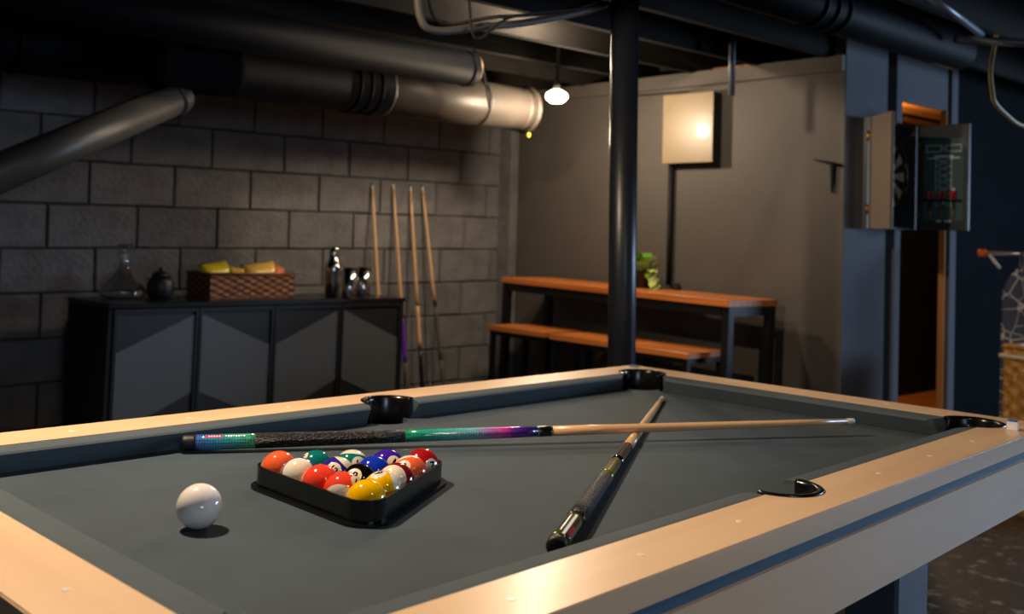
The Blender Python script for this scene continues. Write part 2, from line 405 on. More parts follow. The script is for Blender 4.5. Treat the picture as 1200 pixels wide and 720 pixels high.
# pocket liners
def liner(x, y, r, k):
    e = bpy.data.objects.new('pocket', None); COL.objects.link(e); e.parent = pool; e.matrix_local = Z @ Matrix.Translation((x, y, 0)); e.empty_display_size = .03
    a0 = math.atan2(y, x) if k == 'c' else (PI / 2 if y > 0 else -PI / 2)
    if k == 'c': a0 = math.atan2(math.copysign(1, y), math.copysign(1, x))
    sp = R(128) if k == 'c' else R(94)
    bm = bmesh.new(); n = 36; prof = [(r + .007, H - .001), (r + .007, H + .0022), (r + .004, H + .0035), (r - .003, H + .003), (r - .006, H - .003), (r - .0035, .0), (r - .0035, -.05), (r - .0005, -.05), (r - .0005, H - .001)]
    rows = []
    for i in range(n + 1):
        a = a0 - sp + 2 * sp * i / n
        rows.append([bm.verts.new((q * math.cos(a), q * math.sin(a), z)) for q, z in prof])
    for i in range(n):
        for j in range(len(prof)):
            j2 = (j + 1) % len(prof); bm.faces.new((rows[i][j], rows[i][j2], rows[i + 1][j2], rows[i + 1][j]))
    bm.faces.new(rows[0][::-1]); bm.faces.new(rows[-1]); bmesh.ops.recalc_face_normals(bm, faces=bm.faces[:])
    mesh_obj('liner', bm, M_blackplastic, e, True)
    latheo('cup', [(r + .012, -.03), (r + .012, -.1), (r - .01, -.13), (0, -.135), (0, -.131), (r - .012, -.126), (r + .009, -.1), (r + .009, -.03)], M_blackplastic, e, 32)
for q in PK: liner(*q)
# corner inlays
for sx in (-1, 1):
    for sy in (-1, 1):
        bm = bmesh.new(); prism(bm, [(sx * 1.036, sy * .556), (sx * 1.036, sy * .578), (sx * 1.014, sy * .578), (sx * .985, sy * .549), (sx * 1.006, sy * .527)], .013, H + .0012)
        mesh_obj('corner_plate', bm, M_stripe, pool, matrix=Z)
# inlay band and aprons
for nm, zz, inset, th, m1, m2 in (('inlay_band', (-.007, .012), .006, .03, M_stripe, M_stripe), ('apron', (-.108, -.007), 0., .03, M_mapleX, M_mapleY)):
    a, b_ = OX - inset, OY - inset
    for sd in (-1, 1):
        bxo(nm, (-a, a, *sorted((sd * b_, sd * (b_ - th))), *zz), m1, pool, matrix=Z)
        bxo(nm, (*sorted((sd * a, sd * (a - th))), -b_ + th, b_ - th, *zz), m2, pool, matrix=Z)
bxo('underframe', (-.80, .80, -.36, .36, -.10, -.0285), M_blackmatte, pool, matrix=Z)
for sx in (-1, 1):
    for sy in (-1, 1):
        bxo('leg', (sx * .458 - .073, sx * .458 + .073, sy * .45 - .05, sy * .45 + .05, 0, BED - .10), M_leg, pool, bev=.006)

# ------------------------------------------------------------------ balls
def ball_mat(name, col, stripe):
    m = bpy.data.materials.new('ball ' + name); m.use_nodes = True
    nt = m.node_tree; N = nt.nodes; L = nt.links; b = N['Principled BSDF']
    b.inputs['Roughness'].default_value = .06; b.inputs['Coat Weight'].default_value = .6; b.inputs['Coat Roughness'].default_value = .02
    iv = (*hexc('e9dcc4'), 1); c = (*hexc(col), 1)
    tc = N.new('ShaderNodeTexCoord'); vn = N.new('ShaderNodeVectorMath'); vn.operation = 'NORMALIZE'; L.new(tc.outputs['Object'], vn.inputs[0])
    sp = N.new('ShaderNodeSeparateXYZ'); L.new(vn.outputs[0], sp.inputs[0])
    def cmp(src, thr, op):
        a = N.new('ShaderNodeMath'); a.operation = 'ABSOLUTE'; L.new(src, a.inputs[0])
        g = N.new('ShaderNodeMath'); g.operation = op; g.inputs[1].default_value = thr; L.new(a.outputs[0], g.inputs[0]); return g.outputs[0]
    cur = None
    mix = N.new('ShaderNodeMix'); mix.data_type = 'RGBA'
    mix.inputs[6].default_value = c; mix.inputs[7].default_value = iv
    if stripe:
        L.new(cmp(sp.outputs[2], .57, 'GREATER_THAN'), mix.inputs[0])
    else: mix.inputs[0].default_value = 0
    m2 = N.new('ShaderNodeMix'); m2.data_type = 'RGBA'; L.new(mix.outputs[2], m2.inputs[6]); m2.inputs[7].default_value = iv
    L.new(cmp(sp.outputs[0], .905, 'GREATER_THAN'), m2.inputs[0]); L.new(m2.outputs[2], b.inputs['Base Color'])
    return m
def sphere_mesh(r, seg=48):
    bm = bmesh.new(); bmesh.ops.create_uvsphere(bm, u_segments=seg, v_segments=seg // 2, radius=r)
    return bm
M_num = mat('ball number ink', '0a0a0a', .15)
def number_decal(s, r):
    me0 = text_mesh(s, .0175 if len(s) == 1 else .0145, M_num, embold=.03)
    bm = bmesh.new(); bm.from_mesh(me0); bpy.data.meshes.remove(me0)
    bmesh.ops.triangulate(bm, faces=bm.faces[:])
    for _ in range(3):
        lg = [e for e in bm.edges if e.calc_length() > .0016]
        if lg: bmesh.ops.subdivide_edges(bm, edges=lg, cuts=1)
        bmesh.ops.triangulate(bm, faces=bm.faces[:])
    for v in bm.verts:
        tx, ty = v.co.x, v.co.y; v.co = Vector((math.sqrt(max(0, r * r - tx * tx - ty * ty)), tx, ty)) * 1.003
    return bm
BR = .02858
def place_ball(name, c, num_dir, pole_dir):
    V = (CAM - c).normalized(); rr = (RT - V * RT.dot(V)).normalized(); uu = (UP - V * UP.dot(V)); uu = (uu - rr * uu.dot(rr)).normalized()
    def dirv(ab):
        a, b = ab[0], ab[1]; k = math.sqrt(max(0, 1 - a * a - b * b)) * (ab[2] if len(ab) > 2 else 1)
        return (rr * a + uu * b + V * k).normalized()
    X = dirv(num_dir); P = dirv(pole_dir); Zz = (P - X * P.dot(X)).normalized(); Y = Zz.cross(X)
    return Matrix(((X.x, Y.x, Zz.x, c.x), (X.y, Y.y, Zz.y, c.y), (X.z, Y.z, Zz.z, c.z), (0, 0, 0, 1)))
APX = Vector((-.509, -.0945)); DL = Vector((.026, 1.0)).normalized() * .0575; DR = Vector((.879, .477)).normalized() * .0575
# (left steps, right steps): number, colour, striped, number direction, pole direction, label
RACK = {
    (0, 0): ('1', 'f0b400', 0, (.97, -.2), (0, 1), 'plain yellow ball at the rounded front corner of the rack'),
    (1, 0): ('11', 'e8432c', 1, (.75, .45), (-.66, -.72), 'red striped ball next to the plain yellow one in the rack'),
    (0, 1): ('9', 'f0b400', 1, (-.22, .88), (.9, -.3, -1), 'yellow striped ball with its number facing up in the rack'),
    (2, 0): ('3', 'ea4330', 0, (.97, -.2), (0, 1), 'plain red ball along the rack side facing the white ball'),
    (1, 1): ('8', '0b0b0b', 0, (-.28, .36), (.45, .75), 'black eight ball in the middle of the rack'),
    (0, 2): ('15', '7c1420', 1, (.72, -.6), (-.72, .42), 'maroon striped ball with its ivory side up in the rack'),
    (3, 0): ('10', '1d3fae', 1, (.95, -.25), (.05, .25), 'ivory ended blue striped ball between orange and red in the rack'),
    (2, 1): ('12', '33208a', 1, (-.2, .3), (.72, .62, -1), 'dark purple striped ball numbered twelve in the rack'),
    (1, 2): ('2', '1432b4', 0, (.97, -.2), (0, 1), 'plain blue ball between the purple and orange ones in the rack'),
    (0, 3): ('13', 'f0653a', 1, (-.38, .36), (-.12, .8, -1), 'orange striped ball next to the maroon one in the rack'),
    (4, 0): ('5', 'ef6436', 0, (.97, -.2), (0, 1), 'plain orange ball in a far corner of the rack'),
    (3, 1): ('6', '0f6e66', 0, (-.78, .56), (.6, .7), 'plain green ball beside the plain orange one in the rack'),
    (2, 2): ('14', '0f6e66', 1, (.42, .2), (-.15, .72, -1), 'green striped ball with an ivory cap in the back row of the rack'),
    (1, 3): ('4', '3a1c96', 0, (.42, .22), (.2, .9), 'plain purple ball in the back row of the rack'),
    (0, 4): ('7', 'a5141c', 0, (.6, .0), (.1, .97), 'plain maroon ball numbered seven in a corner of the rack')}
for (i, j), (num, colr, st, nd, pd, lab) in RACK.items():
    q = APX + DL * i + DR * j
    c = tw((q.x, q.y, BR))
    root = mesh_obj('pool_ball', sphere_mesh(BR), ball_mat(num, colr, st), None, True, place_ball(num, c, nd, pd))
    tag(root, lab, 'ball', 'numbered balls in the rack')
    mesh_obj('number', number_decal(num, BR), M_num, root)
    o2 = mesh_obj('number', number_decal(num, BR), M_num, root); o2.rotation_euler = (0, 0, PI)
CR = .0302
cb = mesh_obj('cue_ball', sphere_mesh(CR, 64), mat('cue ball ivory', 'ece4dc', .08, coat=.6), None, True, Matrix.Translation(tw((-.7095, .013, CR))))
tag(cb, 'plain white cue ball resting on the felt beside the rack', 'ball')
# rack
cen = APX + (DL * 4 + DR * 4) / 3
def tri(off, rc, n=10):
    # rounded triangle around ball centres, offset 'off' outside the centre triangle, corner radius rc
    v = [APX, APX + DR * 4, APX + DL * 4]; out = []
    for k in range(3):
        p, pv, nx = v[k], v[k - 1], v[(k + 1) % 3]
        d1 = (p - pv).normalized(); d2 = (nx - p).normalized()
        n1 = Vector((d1.y, -d1.x)); n2 = Vector((d2.y, -d2.x))
        a1 = math.atan2(n1.y, n1.x); a2 = math.atan2(n2.y, n2.x)
        while a2 < a1: a2 += 2 * PI
        ctr = p - (p - cen).normalized() * ((rc - off) * 2)
        for s in range(n + 1):
            a = a1 + (a2 - a1) * s / n; out.append((ctr.x + rc * math.cos(a), ctr.y + rc * math.sin(a)))
    return out
def ring(bm, outer, inner, z0, z1):
    n = len(outer); L_ = [[bm.verts.new((*p, z)) for p in poly] for poly, z in ((outer, z0), (outer, z1), (inner, z1), (inner, z0))]
    for a, b in zip(L_, L_[1:] + L_[:1]):
        for k in range(n): bm.faces.new((a[k], a[(k + 1) % n], b[(k + 1) % n], b[k]))
    bmesh.ops.recalc_face_normals(bm, faces=bm.faces[:])
rk = tag(empty('ball_rack', matrix=TM), 'black plastic triangle rack holding the numbered balls', 'rack')
bm = bmesh.new(); ring(bm, tri(BR + .0045, BR + .0045), tri(BR + .001, BR + .001), .0008, .036); mesh_obj('rack_wall', bm, M_blackplastic, rk)
bm = bmesh.new(); ring(bm, tri(BR + .0135, BR + .0135), tri(BR + .0043, BR + .0043), .0008, .0045); mesh_obj('flange', bm, M_blackplastic, rk)

# ------------------------------------------------------------------ cues
def ramp_mat(name, stops, axis_len, scale_pat=0, rough=.18, coat=.7, pat='voronoi', dark=.35):
    m = bpy.data.materials.new(name); m.use_nodes = True; nt = m.node_tree; N = nt.nodes; L = nt.links; b = N['Principled BSDF']
    b.inputs['Roughness'].default_value = rough; b.inputs['Coat Weight'].default_value = coat; b.inputs['Coat Roughness'].default_value = .04
    tc = N.new('ShaderNodeTexCoord'); sp = N.new('ShaderNodeSeparateXYZ'); L.new(tc.outputs['Object'], sp.inputs[0])
    mr = N.new('ShaderNodeMapRange'); mr.inputs[1].default_value = axis_len[0]; mr.inputs[2].default_value = axis_len[1]; L.new(sp.outputs[0], mr.inputs[0])
    rp = N.new('ShaderNodeValToRGB'); el = rp.color_ramp.elements
    while len(el) < len(stops): el.new(.5)
    for e, (p, c) in zip(el, stops): e.position = p; e.color = (*hexc(c), 1)
    L.new(mr.outputs[0], rp.inputs[0]); out = rp.outputs[0]
    if scale_pat:
        mp = N.new('ShaderNodeMapping'); mp.inputs['Scale'].default_value = (1, 1.6, 1.6); L.new(tc.outputs['Object'], mp.inputs[0])
        vo = N.new('ShaderNodeTexVoronoi'); vo.inputs['Scale'].default_value = scale_pat; vo.feature = 'DISTANCE_TO_EDGE'; vo.inputs['Randomness'].default_value = .35; L.new(mp.outputs[0], vo.inputs[0])
        r2 = N.new('ShaderNodeValToRGB'); r2.color_ramp.elements[0].position = .02; r2.color_ramp.elements[1].position = .22
        r2.color_ramp.elements[0].color = (dark, dark, dark, 1); r2.color_ramp.elements[1].color = (1.15, 1.15, 1.15, 1); L.new(vo.outputs[0], r2.inputs[0])
        mx = N.new('ShaderNodeMix'); mx.data_type = 'RGBA'; mx.blend_type = 'MULTIPLY'; mx.inputs[0].default_value = 1
        L.new(out, mx.inputs[6]); L.new(r2.outputs[0], mx.inputs[7]); out = mx.outputs[2]
    L.new(out, b.inputs['Base Color'])
    return m
M_wrap = mat('dark textured wrap', '5e5048', .4, col2='0c0e16', vscale=330, bump=.9, bscale=330, thr=(.5, .66), stretch=(.55, 1, 1))
M_collar = mat('black collar', '0a0a0b', .12, coat=.6)
M_ferr = mat('ivory ferrule', 'efe8dc', .25)
M_tip = mat('leather tip', '2c3a42', .7)
def cue(a, b, secs, label, group=None, rb=.0147, rt=.0062, seg=24):
    a, b = Vector(a), Vector(b); Lg = (b - a).length
    e = tag(empty('pool_cue', matrix=along(a, b)), label, 'cue', group)
    rad = lambda t: rb + (rt - rb) * t
    out = []
    for nm, t0, t1, m, extra in secs:
        n = 6; pts = [((t0 + (t1 - t0) * i / n) * Lg, 0, 0) for i in range(n + 1)]
        rr = [rad(t0 + (t1 - t0) * i / n) + extra for i in range(n + 1)]
        if nm == 'bumper': rr[0] *= .72; rr[1] *= .97
        if nm == 'tip': rr[-1] *= .5; rr[-2] *= .8
        out.append(tubeo(nm, pts, rr, m, e, seg))
    return e, out
# cue with the iridescent butt, lying across the other one
A1, B1 = tw((-.505, .4445, .0172)), tw((.747, -.251, .0330)); L1 = (B1 - A1).length
M_ir1 = ramp_mat('iridescent sleeve', [(0, '4a6fc4'), (.35, '3fa3cc'), (.7, '45b8a8'), (1, '58b878')], (.0177 * L1, .0909 * L1), 210, dark=.25)
M_ir2 = ramp_mat('iridescent forearm', [(0, '1f9a6c'), (.25, '36b4a4'), (.5, '7cc4cc'), (.62, 'b884cc'), (.74, 'e83cac'), (.82, '6a2aa8'), (1, '2a1c6c')], (.2851 * L1, .4741 * L1), 190, dark=.4)
e1, parts1 = cue(A1, B1, [('bumper', 0, .0177, M_bumper, -.0005), ('butt_sleeve', .0177, .0909, M_ir1, 0), ('wrap', .0909, .2851, M_wrap, .0002), ('forearm', .2851, .4741, M_ir2, 0),
    ('ring', .4741, .4755, M_steel, .0002), ('joint_collar', .4755, .4945, M_collar, 0), ('ring', .4945, .496, M_steel, .0002), ('shaft', .496, .9835, M_shaft, -.0002), ('ferrule', .9835, .9965, M_ferr, 0), ('tip', .9965, 1, M_tip, 0)],
    'pool cue with green and purple scaled butt lying across another cue', 'cues lying on the table')
# printed patch on the sleeve
def curved_patch(x0, x1, a0, a1, rad, m, parent, name):
    bm = bmesh.new(); n = 6; g = []
    for x in (x0, x1): g.append([bm.verts.new((x, rad(x) * math.cos(a0 + (a1 - a0) * i / n), rad(x) * math.sin(a0 + (a1 - a0) * i / n))) for i in range(n + 1)])
    for i in range(n): bm.faces.new((g[0][i], g[0][i + 1], g[1][i + 1], g[1][i]))
    mesh_obj(name, bm, m, parent, True)
r1 = lambda x: .0147 + (.0062 - .0147) * x / L1 + .00025
M_red = mat('red label', 'c8203c', .3); M_ink = mat('white print', 'f0f0f0', .4)
# local axes of the cue: find the angle that faces up and towards the camera
def face_angle(e, up_bias):
    mi = e.matrix_world.inverted().to_3x3(); v = mi @ ((CAM - e.matrix_world.translation).normalized() + Vector((0, 0, up_bias))); return math.atan2(v.z, v.y)
bpy.context.view_layer.update()
fa = face_angle(e1, 1.3)
curved_patch(.030 * L1, .0505 * L1, fa - .22, fa + .22, r1, M_red, parts1[1], 'label_patch')
for k in range(8): curved_patch((.0535 + k * .0032) * L1, (.0535 + k * .0032 + .0022) * L1, fa - .12, fa + (.14 if k % 3 else .05), r1, M_ink, parts1[1], 'lettering')
for k in range(5): curved_patch((.033 + k * .0032) * L1, (.033 + k * .0032 + .002) * L1, fa - .08, fa + .08, lambda x: r1(x) + .0001, M_ink, parts1[1], 'lettering')
# dark cue with the olive butt
A2, B2 = tw((-.43, -.3835, .0152)), tw((.778, .288, .0068))
M_olive = mat('olive stained maple', '5c5a10', .15, col2='26270a', vscale=30, coat=.9, stretch=(.3, 1, 1))
M_olive2 = mat('black and olive forearm', '6a6a16', .15, col2='0c0c08', vscale=16, coat=.9, stretch=(.25, 2, 2), thr=(.45, .55))
e2, parts2 = cue(A2, B2, [('bumper', 0, .012, M_bumper, -.0008), ('butt_sleeve', .012, .095, M_olive, 0), ('ring', .095, .108, M_collar, .0003), ('wrap', .108, .293, M_wrap, .0002), ('forearm', .293, .385, M_olive2, 0),
    ('joint_collar', .385, .4975, M_collar, 0), ('shaft', .4975, .975, M_shaft, -.0002), ('ferrule', .975, .994, M_ferr, 0), ('tip', .994, 1, M_tip, 0)],
    'pool cue with dark wrap and olive butt lying under another cue', 'cues lying on the table')
bpy.context.view_layer.update()
fa2 = face_angle(e2, 1.0); L2 = (B2 - A2).length; r2f = lambda x: .0147 + (.0062 - .0147) * x / L2 + .0003
curved_patch(.02 * L2, .05 * L2, fa2 + .62, fa2 + 1.0, r2f, M_red, parts2[1], 'label_patch')
curved_patch(.013 * L2, .085 * L2, fa2 + .15, fa2 + .42, r2f, M_ink, parts2[1], 'label_stripe')
# four cues leaning on the block wall
M_purple = mat('purple wrap', '6a1fa8', .4); M_grey = mat('grey wrap', '57534e', .5, var=.3, vscale=60); M_cueblk = mat('black cue butt', '0d0d0d', .25, coat=.5)
def leaning(top, low, cuts, label):
    T = sh(onr(*top, 1, YN - .018)); Pl = on(*low, 1, YN - .165)
    t = (Pl.z) / (T.z - Pl.z); Bm = Pl + (Pl - T) * t; Bm.z = .003
    secs = []; prev = 0
    for nm, t1, m in cuts: secs.append((nm, prev, t1, m, 0)); prev = t1
    cue(Bm, T, secs, label, 'cues leaning on the block wall', rb=.0155, rt=.0068, seg=14)
std = [('ferrule', .993, M_ferr), ('tip', 1, M_tip)]
leaning((436, 215), (446, 400), [('butt', .3, M_cueblk), ('forearm', .5, M_grey), ('shaft', .975, M_shaft)] + std, 'leaning cue whose lower half is hidden behind the black sideboard')
leaning((460.5, 214), (476.5, 452), [('butt', .30, M_grey), ('wrap', .47, M_purple), ('joint_collar', .5, M_cueblk), ('shaft', .975, M_shaft)] + std, 'leaning cue with a purple wrap beside the black sideboard')
leaning((480.5, 217), (494.5, 450), [('butt', .36, M_cueblk), ('forearm', .518, M_shaft), ('ring', .524, M_cueblk), ('shaft', .975, M_shaft)] + std, 'leaning cue with wooden forearm and black butt')
leaning((494.5, 217), (519, 445), [('butt', .30, M_grey), ('wrap', .51, M_grey), ('joint_collar', .535, M_cueblk), ('shaft', .975, M_shaft)] + std, 'leaning cue with a grey brown butt next to the bare block wall')

# chalk
ck = tag(empty('chalk_cube', tw((.883, -.538, H + .0002)), R(TZ + 12)), 'small white and blue cue chalk cube on the maple rail', 'chalk')
bxo('paper_sleeve', (-.0105, .0105, -.0105, .0105, 0, .018), M_white, ck, bev=.0008)
latheo('chalk_top', [(0, .0185), (.005, .0188), (.0095, .0215), (.0103, .0215), (.0103, .018), (0, .018)], mat('blue chalk', '3a6fb0', .95), ck, 20)

# ------------------------------------------------------------------ sideboard with grille doors
SB = tag(empty('sideboard', (.285, 2.86, 0), R(3.2)), 'black metal sideboard with chevron grille doors against the block wall', 'sideboard')
SL, SD, SHT = 1.60, .40, .845
M_side = mat('black sideboard steel', '1d1f23', .4, metal=.35)
M_sidein = mat('sideboard solid panel', '16181b', .5)
bxo('top', (-.005, SL + .005, -.01, SD, SHT - .022, SHT), mat('sideboard top', '15161a', .25, metal=.2), SB, bev=.002)
bxo('side_panel', (0, .02, .0, SD, .12, SHT - .022), M_blackmatte, SB)
bxo('side_panel', (SL - .02, SL, .0, SD, .12, SHT - .022), M_side, SB)
bxo('bottom_panel', (.02, SL - .02, .0, SD, .12, .14), M_side, SB)
bxo('back_panel', (.02, SL - .02, SD - .012, SD, .14, SHT - .022), M_side, SB)
for x in (.02, SL - .05):
    for y in (.02, SD - .05): bxo('leg', (x, x + .03, y, y + .03, 0, .12), M_side, SB)
def grille_mat():
    m = bpy.data.materials.new('perforated grille'); m.use_nodes = True; nt = m.node_tree; N = nt.nodes; L = nt.links; b = N['Principled BSDF']
    tc = N.new('ShaderNodeTexCoord'); sp = N.new('ShaderNodeSeparateXYZ'); L.new(tc.outputs['Object'], sp.inputs[0])
    ms = []
    for o in (0, 2):
        a = N.new('ShaderNodeMath'); a.operation = 'MULTIPLY'; a.inputs[1].default_value = 90; L.new(sp.outputs[o], a.inputs[0])
        f = N.new('ShaderNodeMath'); f.operation = 'FRACT'; L.new(a.outputs[0], f.inputs[0])
        g = N.new('ShaderNodeMath'); g.operation = 'GREATER_THAN'; g.inputs[1].default_value = .42; L.new(f.outputs[0], g.inputs[0]); ms.append(g)
    mn = N.new('ShaderNodeMath'); mn.operation = 'MULTIPLY'; L.new(ms[0].outputs[0], mn.inputs[0]); L.new(ms[1].outputs[0], mn.inputs[1])
    mx = N.new('ShaderNodeMix'); mx.data_type = 'RGBA'; mx.inputs[6].default_value = (*hexc('5d6166'), 1); mx.inputs[7].default_value = (*hexc('1a1b1d'), 1)
    L.new(mn.outputs[0], mx.inputs[0]); L.new(mx.outputs[2], b.inputs['Base Color']); b.inputs['Roughness'].default_value = .5; b.inputs['Metallic'].default_value = .2
    return m
M_grille = grille_mat()
dw = (SL - .04) / 4
def yprism(poly, y0, y1, name, m, parent):
    bm = bmesh.new(); a = [bm.verts.new((x, y0, z)) for x, z in poly]; b = [bm.verts.new((x, y1, z)) for x, z in poly]
    bm.faces.new(a); bm.faces.new(b[::-1]); n = len(poly)
    for i in range(n): bm.faces.new((a[i], b[i], b[(i + 1) % n], a[(i + 1) % n]))
    bmesh.ops.recalc_face_normals(bm, faces=bm.faces[:])
    return mesh_obj(name, bm, m, parent)
zt, zb = SHT - .026, .145
for k in range(4):
    x0 = .02 + k * dw; dr = bpy.data.objects.new('door', None); COL.objects.link(dr); dr.parent = SB; dr.location = (x0, 0, 0); dr.empty_display_size = .03
    f = .017
    for b in ((.002, f, -.008, .012, zb, zt), (dw - f, dw - .002, -.008, .012, zb, zt), (f, dw - f, -.008, .012, zt - f, zt), (f, dw - f, -.008, .012, zb, zb + f)): bxo('door_frame', b, M_side, dr, bev=.001)
    hi, lo_ = zt - .03, zt - .185; h2, l2_ = zt - .375, zt - .53
    xl, xr = f, dw - f
    if k % 2 == 0: zL, zR, bL, bR = lo_, hi, l2_, h2
    else: zL, zR, bL, bR = hi, lo_, h2, l2_
    yprism([(xl, zL), (xr, zR), (xr, zt - f), (xl, zt - f)], .002, .008, 'solid_panel', M_sidein, dr)
    yprism([(xl, bL), (xr, bR), (xr, zR), (xl, zL)], -.001, .006, 'grille', M_grille, dr)
    yprism([(xl, zb + f), (xr, zb + f), (xr, bR), (xl, bL)], .002, .008, 'solid_panel', M_sidein, dr)
ST = SHT
def top_at(x, y):                            # pixel of a foot -> point on the sideboard top
    p = on(x, y, 2, ST); return p
# decanter
dp = top_at(131, 347.5); dp.y = min(dp.y, 3.14)
M_glass = bpy.data.materials.new('thin clear glass'); M_glass.use_nodes = True
_n = M_glass.node_tree.nodes; _l = M_glass.node_tree.links; _n.remove(_n['Principled BSDF'])
_t = _n.new('ShaderNodeBsdfTransparent'); _t.inputs[0].default_value = (.93, .95, .96, 1); _g = _n.new('ShaderNodeBsdfGlossy'); _g.inputs['Roughness'].default_value = .03
_w = _n.new('ShaderNodeLayerWeight'); _p = _n.new('ShaderNodeMath'); _p.operation = 'POWER'; _p.inputs[1].default_value = 2.5; _l.new(_w.outputs['Facing'], _p.inputs[0])
_f = _n.new('ShaderNodeMath'); _f.operation = 'MULTIPLY_ADD'; _f.inputs[1].default_value = .8; _f.inputs[2].default_value = .1; _l.new(_p.outputs[0], _f.inputs[0]); _m = _n.new('ShaderNodeMixShader')
_l.new(_f.outputs[0], _m.inputs[0]); _l.new(_t.outputs[0], _m.inputs[1]); _l.new(_g.outputs[0], _m.inputs[2]); _l.new(_m.outputs[0], _n['Material Output'].inputs[0])
pr_o = [(0, 0), (.068, 0), (.092, .006), (.10, .022), (.095, .04), (.076, .065), (.05, .095), (.028, .13), (.021, .165), (.022, .21), (.034, .243)]
pr_i = [(.0325, .243), (.0195, .209), (.0185, .165), (.025, .132), (.047, .098), (.073, .068), (.091, .041), (.0955, .022), (.089, .009), (.065, .005), (0, .005)]
tag(latheo('glass_decanter', pr_o + pr_i[:-5] + pr_i[-5:], M_glass, None, 40, matrix=Matrix.Translation((dp.x, dp.y, ST))), 'clear glass decanter with wide base and slim neck on the sideboard', 'decanter')
# lidded jar
jp = top_at(184, 349); jp.y = min(jp.y, 3.12)
jr = tag(empty('lidded_jar', (jp.x, jp.y, ST)), 'dark squat lidded jar between the decanter and the snack basket', 'jar')
M_jar = mat('dark ceramic', '1b1c1f', .45)
latheo('body', [(0, 0), (.045, 0), (.058, .02), (.062, .055), (.055, .085), (.04, .098), (0, .098)], M_jar, jr, 28)
latheo('lid', [(0, .098), (.042, .098), (.04, .112), (.022, .122), (.008, .126), (.011, .136), (.007, .142), (0, .143)], M_jar, jr, 28)
# woven basket (real over-under weave)
def weave_wall(bm, p0, p1, h, nx, nz, amp):
    p0, p1 = Vector(p0), Vector(p1); d = p1 - p0; nrm = Vector((d.y, -d.x, 0)).normalized(); sx, sz = nx * 6, nz * 4; g = []
    for i in range(sx + 1):
        col = []
        for j in range(sz + 1):
            u, w = i / sx * nx, j / sz * nz; row = int(w); ph = PI * u + (PI if row % 2 else 0)
            o = amp * math.sin(ph) * abs(math.sin(PI * (w - row))) ** .5
            col.append(bm.verts.new(p0 + d * (i / sx) + Vector((0, 0, h * j / sz)) + nrm * o))
        g.append(col)
    for i in range(sx):
        for j in range(sz): bm.faces.new((g[i][j], g[i + 1][j], g[i + 1][j + 1], g[i][j + 1]))
M_wick = mat('brown wicker', '8a5430', .5, col2='4a2a16', vscale=60)
M_wick2 = mat('honey wicker', 'c48c3e', .5, col2='865a1c', vscale=40)
def basket(name, w, dpt, h, m, parent_m, label, cat, nx, nz, amp, rimr):
    e = tag(empty(name, matrix=parent_m), label, cat)
    c = [(-w / 2, -dpt / 2), (w / 2, -dpt / 2), (w / 2, dpt / 2), (-w / 2, dpt / 2)]
    for k in range(4):
        a, b = c[k], c[(k + 1) % 4]; n = max(4, int(nx * (math.hypot(b[0] - a[0], b[1] - a[1]) / w)))
        bm = bmesh.new(); weave_wall(bm, (*a, .004), (*b, .004), h - .006, n, nz, amp); o = mesh_obj('woven_side', bm, m, e, True)
        sd = o.modifiers.new('thick', 'SOLIDIFY'); sd.thickness = .004; sd.offset = -1
    bxo('basket_floor', (-w / 2, w / 2, -dpt / 2, dpt / 2, 0, .005), m, e)
    pts = [(*p, h) for p in c]; bm = bmesh.new()
    for k in range(4): tube(bm, [pts[k], pts[(k + 1) % 4]], rimr, 8)
    mesh_obj('rim', bm, m, e, True)
    return e
bl, br_ = top_at(246, 350.5), top_at(343, 348.5)
ang = 3.2; W_ = (br_ - bl).length
u = Vector((math.cos(R(ang)), math.sin(R(ang)), 0)); n_ = Vector((-u.y, u.x, 0))
bc = bl + u * W_ / 2 + n_ * .115
BM = Matrix.Translation((bc.x, bc.y, ST)) @ Matrix.Rotation(R(ang), 4, 'Z')
basket('snack_basket', W_, .22, .115, M_wick, BM, 'brown woven basket of snack packets on the sideboard', 'basket', 13, 7, .005, .007)
def packet(name, loc, size, rot, m, label):
    bm = bmesh.new(); n, k = 14, 10; rnd = random.Random(sum(ord(ch) for ch in label)); lay = []
    for s in (1, -1):
        g = []
        for i in range(n + 1):
            row = []
            for j in range(k + 1):
                u_, v_ = i / n * 2 - 1, j / k * 2 - 1
                t = max(0, (1 - u_ ** 6)) * max(0, (1 - abs(v_) ** 2.2)); wr = .12 * math.sin(u_ * 9 + v_ * 5) * (1 - t) + rnd.uniform(-.03, .03)
                row.append(bm.verts.new((u_ * size[0] / 2, v_ * size[1] / 2, s * size[2] / 2 * (t + wr * .5 * (t > .02)))))
            g.append(row)
        lay.append(g)
        for i in range(n):
            for j in range(k):
                q = (g[i][j], g[i + 1][j], g[i + 1][j + 1], g[i][j + 1]); bm.faces.new(q if s > 0 else q[::-1])
    bmesh.ops.remove_doubles(bm, verts=bm.verts[:], dist=.0004)
    o = mesh_obj(name, bm, m, None, True, BM @ Matrix.Translation(loc) @ Matrix.Rotation(R(rot[2]), 4, 'Z') @ Matrix.Rotation(R(rot[1]), 4, 'Y') @ Matrix.Rotation(R(rot[0]), 4, 'X'))
    return tag(o, label, 'snack packet', 'snack packets in the basket')
M_py = mat('yellow foil', 'f0d428', .28, spec=.7); M_po = mat('gold foil', 'f6c458', .25, spec=.7); M_pr = mat('red foil', 'b8241c', .25, spec=.7); M_pk = mat('orange pink foil', 'd87a50', .3)
packet('snack_packet', (-.15, -.02, .118), (.16, .11, .06), (60, -8, 8), M_py, 'crumpled yellow snack packet in the brown basket')
packet('snack_packet', (-.062, -.05, .11), (.075, .09, .034), (50, 10, -20), M_po, 'small gold snack packet leaning on the yellow one')
packet('snack_packet', (-.008, .03, .108), (.07, .09, .034), (18, 0, 4), M_pr, 'flat red snack packet in the brown basket')
